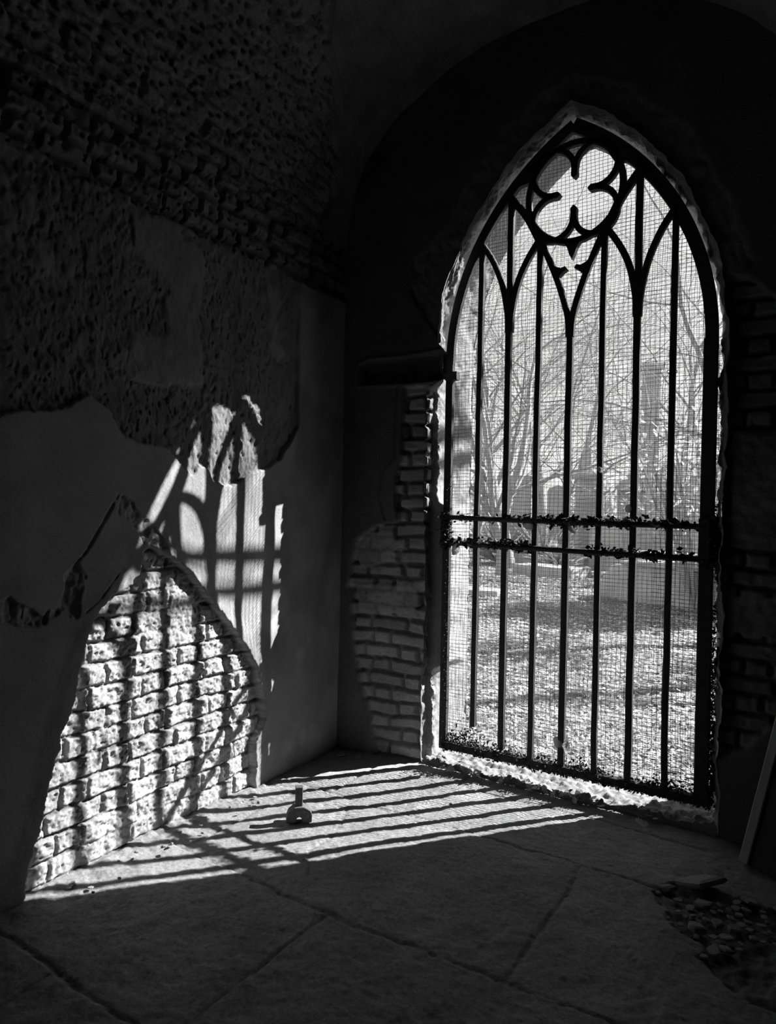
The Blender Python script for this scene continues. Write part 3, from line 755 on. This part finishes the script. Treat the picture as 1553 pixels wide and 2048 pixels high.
# ------------------------------------------------------------------ churchyard
gnd = []
gx = np.linspace(-45, 20, 90); gy = np.r_[np.arange(.47, 6, .09), np.linspace(6.1, 75, 70)]
X, Y = np.meshgrid(gx, gy, indexing='ij')
gx2 = np.r_[np.linspace(-60, -6, 40), np.arange(-5.9, 3, .07), np.linspace(3.1, 30, 30)]
X, Y = np.meshgrid(gx2, gy, indexing='ij')
Zg = fbm(X * .5, Y * .5, 501, 3) * .06 * sm(.5, 3, Y) + fbm(X * 4, Y * 4, 502, 4) * .03 - .01
me = np_mesh('ground', np.stack([X, Y, Zg], -1).reshape(-1, 3), grid_faces(len(gx2), len(gy)))
tag(new_obj('ground', me, M_GROUND), kind='structure')
def gz(x, y):
    a = np.array([float(x)]); b = np.array([float(y)])
    return float((fbm(a * .5, b * .5, 501, 3) * .06 * sm(.5, 3, b) + fbm(a * 4, b * 4, 502, 4) * .03 - .01)[0])
def view_xy(ymin=.5, ymax=16., p=1.0):
    y = ymin + (ymax - ymin) * RS.rand() ** (1.6)
    lo = 2.305 - .50 * (y + 3.27); hi = 2.305 - .04 * (y + 3.27)
    return RS.uniform(lo, hi), y
def scatter(name, n, kind_, mat_, label, cat, ymax):
    xy = np.array([view_xy(.5, ymax) for _ in range(n)]); x = xy[:, 0]; y = xy[:, 1]
    z = fbm(x * .5, y * .5, 501, 3) * .06 * sm(.5, 3, y) + fbm(x * 4, y * 4, 502, 4) * .03 - .01
    keep = np.ones(n, bool)
    if kind_ == 'grass': keep = fbm(x * .8, y * .8, 520, 3) > -.25
    x, y, z = x[keep], y[keep], z[keep]; n = len(x)
    sc = 1 + y * .07
    if kind_ == 'leaf':
        s = RS.uniform(.008, .025, n) * sc; a = RS.uniform(0, 6.28, n); t = RS.uniform(-.5, .6, n)
        d1 = np.stack([np.cos(a), np.sin(a), np.sin(t) * .8], -1) * s[:, None]
        d2 = np.stack([-np.sin(a), np.cos(a), RS.uniform(-.6, .6, n)], -1) * (s * .55)[:, None]
        c = np.stack([x, y, z + .012 + s * .3], -1)
        V = np.stack([c + d1, c + d2, c - d1, c - d2], 1).reshape(-1, 3); Q = np.arange(4 * n).reshape(-1, 4)
    else:
        hgt = RS.uniform(.02, .07, n) * (1 + y * .04); a = RS.uniform(0, 6.28, n); wd = .0028 * sc
        c = np.stack([x, y, z - .003], -1); side = np.stack([np.cos(a), np.sin(a), a * 0], -1) * wd[:, None]
        ln = np.stack([RS.normal(size=n) * .5, RS.normal(size=n) * .5, np.ones(n)], -1) * hgt[:, None]
        V = np.stack([c - side, c + side, c + ln], 1).reshape(-1, 3); Q = np.arange(3 * n).reshape(-1, 3)
    o = new_obj(name, np_mesh(name, V, Q, smooth=False), mat_); tag(o, label, cat, kind='stuff')
scatter('fallen_leaves', 27000, 'leaf', M_LITTER, 'carpet of small fallen leaves over the churchyard ground beyond the gate', 'leaf litter', 15.)
scatter('grass', 26000, 'grass', M_GRASS, 'short pale grass growing through the leaves beyond the gate', 'grass', 13.)

# --- tombs
PED = (-1.57, 17.8, 0); GAB = (-.22, 16.6, 0); URN = (-3.42, 17.85, 0)
def bevel(o, w_=.01):
    b = o.modifiers.new('b', 'BEVEL'); b.width = w_; b.segments = 2; return o
def block(name, parent, c, s, mat_=M_TOMB, w_=.012):
    return bevel(MB().box(c, s).build(name, mat_, parent), w_)
# low tomb with a curved end, right of centre
root = tag(empty('ledger_tomb', (-.62, 8.55, 0), math.atan2(-.86, 1.675)), 'low grey tomb wall with curved left end lying beyond the gate at right', 'tomb')
pts = [(0, -.05), (0, .22), (.03, .30), (.09, .38), (.15, .45), (.20, .52), (.30, .56), (.5, .57), (3.0, .58), (3.0, -.05)]
o = MB().prism(pts[::-1], 0, .75).build('body', M_TOMB, root); bevel(o, .015)
block('capstone', root, (1.75, .36, .60), (2.6, .84, .06))
root = tag(empty('pedestal_tomb', PED, math.radians(22)), 'broad stepped pedestal monument carrying a tall square column', 'monument')
block('plinth', root, (0, 0, .25), (2.3, 1.5, .6)); block('pedestal', root, (0, 0, 1.30), (1.6, 1.1, 1.5)); block('cornice', root, (0, 0, 2.12), (1.95, 1.35, .14))
m = MB()
for k, (sx, z) in enumerate(((1.5, 2.29), (1.05, 2.49), (.75, 2.69))): m.box((0, 0, z), (sx, sx * .75, .2))
bevel(m.build('stepped_cap', M_TOMB, root)); block('column', root, (0, 0, 4.2), (.42, .42, 2.9)); block('column_cap', root, (0, 0, 5.7), (.62, .62, .16))
block('inscription_panel', root, (0, -.56, 1.3), (1.1, .04, 1.0))
root = tag(empty('gabled_tomb', GAB, math.radians(10)), 'gable capped pillar tomb beside the pedestal monument at the right', 'tomb')
o = MB().prism([(-.24, -.05), (.24, -.05), (.24, 1.95), (.34, 2.0), (0, 2.5), (-.34, 2.0), (-.24, 1.95)][::-1], -.25, .25).build('body', M_TOMB, root); bevel(o, .02)
block('base', root, (0, 0, .15), (.8, .8, .4))
root = tag(empty('urn_monument', URN, .5), 'slim pedestal monument with flared cap and stub obelisk', 'monument')
block('pedestal', root, (0, 0, 1.2), (.52, .52, 2.5)); block('cap_slab', root, (0, 0, 2.52), (.72, .72, .16))
m = MB()
m.v = [(-.24, -.24, 2.6), (.24, -.24, 2.6), (.24, .24, 2.6), (-.24, .24, 2.6), (-.13, -.13, 2.78), (.13, -.13, 2.78), (.13, .13, 2.78), (-.13, .13, 2.78), (-.10, -.10, 3.4), (.10, -.10, 3.4), (.10, .10, 3.4), (-.10, .10, 3.4)]
m.f = [(3, 2, 1, 0), (8, 9, 10, 11)]
for o_ in (0, 4): m.f += [(o_, o_ + 1, o_ + 5, o_ + 4), (o_ + 1, o_ + 2, o_ + 6, o_ + 5), (o_ + 2, o_ + 3, o_ + 7, o_ + 6), (o_ + 3, o_, o_ + 4, o_ + 7)]
bevel(m.build('obelisk', M_TOMB, root))
def headstone(x, y, wd, h, t, rz, label, top='round', group=None):
    pts = [(-wd / 2, -.1)]
    if top == 'round': pts += [(-wd / 2 * math.cos(a), h - wd * .35 + wd * .35 * math.sin(a)) for a in np.linspace(0, math.pi, 12)]
    else: pts += [(-wd / 2, h), (wd / 2, h)]
    pts += [(wd / 2, -.1)]
    o = bevel(MB().prism(pts[::-1], -t / 2, t / 2).build('headstone', M_TOMB), .01); o.location = (x, y, 0); o.rotation_euler[2] = rz
    tag(o, label, 'headstone', group); return o
headstone(-4.43, 14.87, .6, 2.4, .22, .5, 'square headstone seen between the left tree and the third bar', 'flat')
headstone(-4.0, 16.9, .6, 2.2, .22, .5, 'round topped headstone left of the urn monument')
headstone(.95, 14.6, .8, 3.3, .3, .1, 'tall flat topped slab at the right edge of the gate view', 'flat')
headstone(-1.95, 14.3, .75, 1.35, .2, .3, 'round topped headstone in front of the pedestal monument')
# low slabs in the grass
for x, y, sx, sy, h, rz, lb in ((-2.36, 11.3, 1.5, .8, .24, -.3, 'low pale grave slab left of the curved tomb'), (-3.3, 13.9, 1.6, .9, .30, -.3, 'low grave slab in the sun behind the leaning tree'),
                                (-2.4, 7.3, .9, .5, .10, .2, 'small flat stone half sunk in the grass at the left'), (.25, 11.6, 2.0, 1.0, .62, -.45, 'white topped ledger slab behind the curved tomb')):
    o = bevel(MB().box((0, 0, h / 2 - .04), (sx, sy, h + .08)).build('grave_slab', M_TOMB), .02); o.location = (x, y, 0); o.rotation_euler[2] = rz; tag(o, lb, 'grave slab')

# --- trees
def grow(m_, tw, p, d, length, r, depth, rn, droop=0., spread=.6, twigginess=3):
    n = 6 if depth > 2 else 4; pts = [p.copy()]; rad = [r]; dd = d.copy(); q = p.copy()
    for i in range(n):
        dd = (dd + Vector((rn.gauss(0, .10), rn.gauss(0, .10), rn.gauss(0, .08) - droop))).normalized()
        q = q + dd * length / n; pts.append(q.copy()); rad.append(r * (1 - .45 * (i + 1) / n))
        if depth > 0 and i >= 1:
            k = twigginess if depth > 1 else twigginess + 1
            if rn.random() < k / (n - 1):
                ax = Vector((rn.gauss(0, 1), rn.gauss(0, 1), rn.gauss(0, .6))); side = (ax - dd * ax.dot(dd)).normalized()
                nd = (dd * (1 - spread * .5) + side * spread * 1.1 + Vector((0, 0, .06))).normalized()
                grow(m_, tw, q, nd, length * rn.uniform(.5, .75), rad[-1] * rn.uniform(.42, .62), depth - 1, rn, droop, spread, twigginess)
    tgt = m_ if r > .02 else tw
    tgt.tube([tuple(v) for v in pts], rad, 8 if r > .06 else (5 if r > .02 else 3), False)
    if depth > 0: grow(m_, tw, q, dd, length * .7, rad[-1], depth - 1, rn, droop, spread, twigginess)
def tree(x, y, h, r, seed, label, lean=(0, 0), depth=5, droop=0., stems=1, spread=.6, tg=3, group=None, name='bare_tree'):
    root = tag(empty(name, (x, y, 0)), label, 'tree', group); rn = random.Random(seed); a = MB(); b = MB()
    for s in range(stems):
        d = Vector((lean[0] + (rn.uniform(-.35, .35) if s else 0), lean[1] + (rn.uniform(-.3, .3) if s else 0), 1)).normalized()
        grow(a, b, Vector((0, 0, -.1)), d, h * .42, r * (1 if s == 0 else .7), depth, rn, droop, spread, tg)
    a.build('trunk', M_BARK, root, True); b.build('twigs', M_TWIG, root)
    return root
tree(-3.83, 12.7, 9.0, .15, 21, 'bare multi-stemmed tree leaning left behind the leftmost bars', (-.30, .0), 5, 0, 3, .7, 3.6)
tree(-3.15, 10.3, 9.0, .10, 22, 'slender bare tree rising straight behind the second bar', (.0, 0), 5, .0, 1, .75, 3.6)
tree(-5.3, 22.5, 12.0, .14, 23, 'bare tree farther back behind the urn monument', (.05, 0), 5, .01, 2, .8, 3.6)
tree(-2.45, 23.5, 13.0, .15, 24, 'bare tree behind the tall square column', (.1, 0), 5, .01, 2, .8, 3.6)
tree(.2, 19.5, 11.0, .13, 25, 'bare tree standing at the right behind the gable capped tomb', (-.12, 0), 5, .01, 2, .8, 3.6)
tree(-8.2, 20.5, 11., .15, 26, 'bare tree at the far left of the churchyard behind the jamb', (.1, 0), 5, .01, 2, .8, 3.6)
tree(-9.0, 31.0, 14., .20, 27, 'distant bare tree in the middle of the far row', (0, 0), 5, .01, 2, .8, 3.4)
tree(2.3, 13.0, 9.5, .12, 29, 'spreading bare tree with its foot hidden right of the bars', (-.30, -.1), 5, .02, 2, .85, 3.6)
# trees towards the sun, just out of the frame, whose branches dapple the light
tree(6.6, 7.6, 7.6, .16, 31, 'bare tree right of the doorway standing outside the view', (-.05, 0), 4, 0, 1, .6, 2)
tree(10.5, 12.0, 11., .2, 32, 'tall bare tree farther to the right outside the view', (-.05, 0), 4, 0, 1, .6, 2)
tree(6.5, 16.5, 9., .24, 34, 'thick bare tree behind the holly outside the view', (.0, 0), 5, 0, 2, .7, 4)
def near_tree():
    root = tag(empty('bare_tree', (3.35, 4.9, 0)), 'slim bare tree close outside the doorway whose limbs cross the sunlight', 'tree'); a = MB()
    a.tube([(0, 0, -.1), (.02, .03, 2.5), (-.05, .02, 4.6), (-.02, .1, 6.4)], [.09, .075, .06, .03], 8)
    a.tube([(-.05, 0, 4.5), (-.14, -.6, 4.93), (-.13, -1.5, 5.0), (-.17, -2.3, 4.97), (-.3, -3.0, 5.15)], [.045, .040, .038, .028, .012], 6)
    a.tube([(-.04, 0, 4.2), (-.12, -.5, 4.66), (-.16, -1.3, 4.80), (-.12, -2.2, 4.86), (-.2, -2.8, 4.8)], [.040, .034, .036, .024, .010], 6)
    a.tube([(-.13, -1.4, 5.0), (-.35, -1.9, 5.5), (-.5, -2.5, 5.8)], [.02, .016, .006], 5)
    a.build('trunk', M_BARK, root, True)
    b = MB(); rn = random.Random(9)
    for k in range(14):
        y = rn.uniform(-2.8, -.5); z = 4.9 + rn.uniform(-.1, .15)
        b.tube([(-.14, y, z), (-.14 + rn.uniform(-.2, .2), y + rn.uniform(-.3, .2), z + rn.uniform(-.3, .35)), (-.14 + rn.uniform(-.4, .3), y + rn.uniform(-.6, .3), z + rn.uniform(-.5, .7))], [.010, .007, .003], 4)
    b.build('twigs', M_TWIG, root)
near_tree()
def holly(x, y, zc, rx, rz_, n, seed, label, q0=.10):
    root = tag(empty('holly_tree', (x, y, 0)), label, 'tree'); rn = random.Random(seed); st = MB(); lf = MB()
    st.tube([(0, 0, -.1), (.05, 0, zc * .6), (0, .05, zc + rz_ * .6)], [.14, .11, .03], 8)
    for k in range(n):
        u = Vector((rn.gauss(0, 1), rn.gauss(0, 1), rn.gauss(0, 1))).normalized() * rn.random() ** .45; c = Vector((u.x * rx, u.y * rx, zc + u.z * rz_))
        d = Vector((rn.gauss(0, 1), rn.gauss(0, 1), rn.gauss(0, 1))).normalized(); e = d.cross(Vector((rn.gauss(0, 1), rn.gauss(0, 1), 1))).normalized(); q = q0 * rn.uniform(.6, 1.3)
        b = len(lf.v); lf.v += [tuple(c - d * q), tuple(c + e * q * .5), tuple(c + d * q), tuple(c - e * q * .5)]; lf.f.append((b, b + 1, b + 2, b + 3))
    st.build('trunk', M_BARK, root); lf.build('foliage', M_LEAF, root)
holly(4.1, 11.2, 4.9, 1.5, .75, 2600, 71, 'dense evergreen tree right of the doorway shading the grass')
holly(2.95, 6.6, 3.5, .75, .22, 330, 74, 'young holly nearest the doorway on the right', .07)
holly(3.3, 5.4, 1.9, .6, .2, 160, 75, 'low sparse bush beside the path outside the view', .07)
holly(6.6, 14.2, 6.2, 1.3, .6, 1500, 72, 'smaller evergreen tree farther right outside the view')
holly(5.2, 7.4, 2.7, 1.0, .35, 700, 73, 'low evergreen bush right of the doorway', .08)

# leafy laurel at the right
def laurel(x, y, h, seed, label, n=260, s=.16, rad=1.1):
    root = tag(empty('laurel_shrub', (x, y, 0)), label, 'shrub'); rn = random.Random(seed); st = MB(); lf = MB()
    for k in range(12):
        d = Vector((rn.gauss(0, .35), rn.gauss(0, .35), 1)).normalized(); tip = d * h * rn.uniform(.6, 1.0)
        mid = tip * .5 + Vector((rn.uniform(-.1, .1), rn.uniform(-.1, .1), 0))
        st.tube([(0, 0, -.05), tuple(mid), tuple(tip)], [.03, .02, .008], 5)
        for j in range(n // 12):
            t = rn.uniform(.45, 1.05); c = (mid + (tip - mid) * (2 * t - 1) if t > .5 else mid * (2 * t)) + Vector((rn.gauss(0, .2), rn.gauss(0, .2), rn.gauss(0, .18))) * rad
            u = Vector((rn.gauss(0, 1), rn.gauss(0, 1), rn.gauss(-.3, .6))).normalized(); v = u.cross(Vector((rn.gauss(0, .5), rn.gauss(0, .5), 1))).normalized(); q = s * rn.uniform(.7, 1.2)
            b = len(lf.v); lf.v += [tuple(c), tuple(c + u * q * .35 + v * q * .2), tuple(c + u * q * .7 + v * q * .17), tuple(c + u * q), tuple(c + u * q * .7 - v * q * .17), tuple(c + u * q * .35 - v * q * .2)]
            lf.f.append((b, b + 1, b + 2, b + 3, b + 4, b + 5))
    st.build('stems', M_BARK, root); lf.build('foliage', M_LEAF, root)
laurel(1.0, 7.6, 3.3, 41, 'tall broad-leaved evergreen shrub catching the sun at the right', 300, .17, 1.0)
laurel(-.2, 13.6, 3.6, 42, 'leafy evergreen shrub in front of the tall square column', 300, .22, 1.0)
# spiky pale plants by the left tree
def spiky(x, y, s, seed, label):
    m = MB(); rn = random.Random(seed)
    for k in range(110):
        a = rn.uniform(0, 6.28); t = rn.uniform(.15, 1.1); L = s * rn.uniform(.6, 1.1); d = Vector((math.cos(a) * math.sin(t), math.sin(a) * math.sin(t), math.cos(t)))
        sd_ = d.cross(Vector((0, 0, 1))).normalized() * .018 * s; b = len(m.v); p1 = d * L * .6; p2 = d * L + Vector((0, 0, -.12 * s))
        m.v += [tuple(-sd_), tuple(sd_), tuple(p1 + sd_ * 1.3), tuple(p2), tuple(p1 - sd_ * 1.3)]; m.f.append((b, b + 1, b + 2, b + 3, b + 4))
    o = m.build('spiky_plant', M_GRASS); o.location = (x, y, gz(x, y)); tag(o, label, 'plant')
spiky(-3.6, 14.6, 1.5, 51, 'pale strap-leaved plant beside the headstone left of centre')
spiky(-2.55, 12.6, 1.0, 52, 'pale spiky plant in the sun near the leaning tree')
spiky(-4.6, 13.9, 1.4, 53, 'pale spiky plant at the foot of the square headstone')
# far hedge
def hedge():
    m = MB(); rn = random.Random(61)
    for k in range(9000):
        x = rn.uniform(-32, 6); y = 34 + rn.gauss(0, 1.0); z = rn.uniform(0, 1) ** .8 * (2.4 + .9 * math.sin(x * .7) + .5 * math.sin(x * 2.1))
        u = Vector((rn.gauss(0, 1), rn.gauss(0, 1), rn.gauss(0, 1))).normalized(); v = u.cross(Vector((rn.gauss(0, 1), 1, rn.gauss(0, 1)))).normalized(); q = rn.uniform(.12, .3)
        b = len(m.v); c = Vector((x, y, z)); m.v += [tuple(c - u * q), tuple(c + v * q * .6), tuple(c + u * q), tuple(c - v * q * .6)]; m.f.append((b, b + 1, b + 2, b + 3))
    tag(m.build('hedge', M_LEAF), 'pale sunlit hedge along the far side of the churchyard', 'hedge')
hedge()
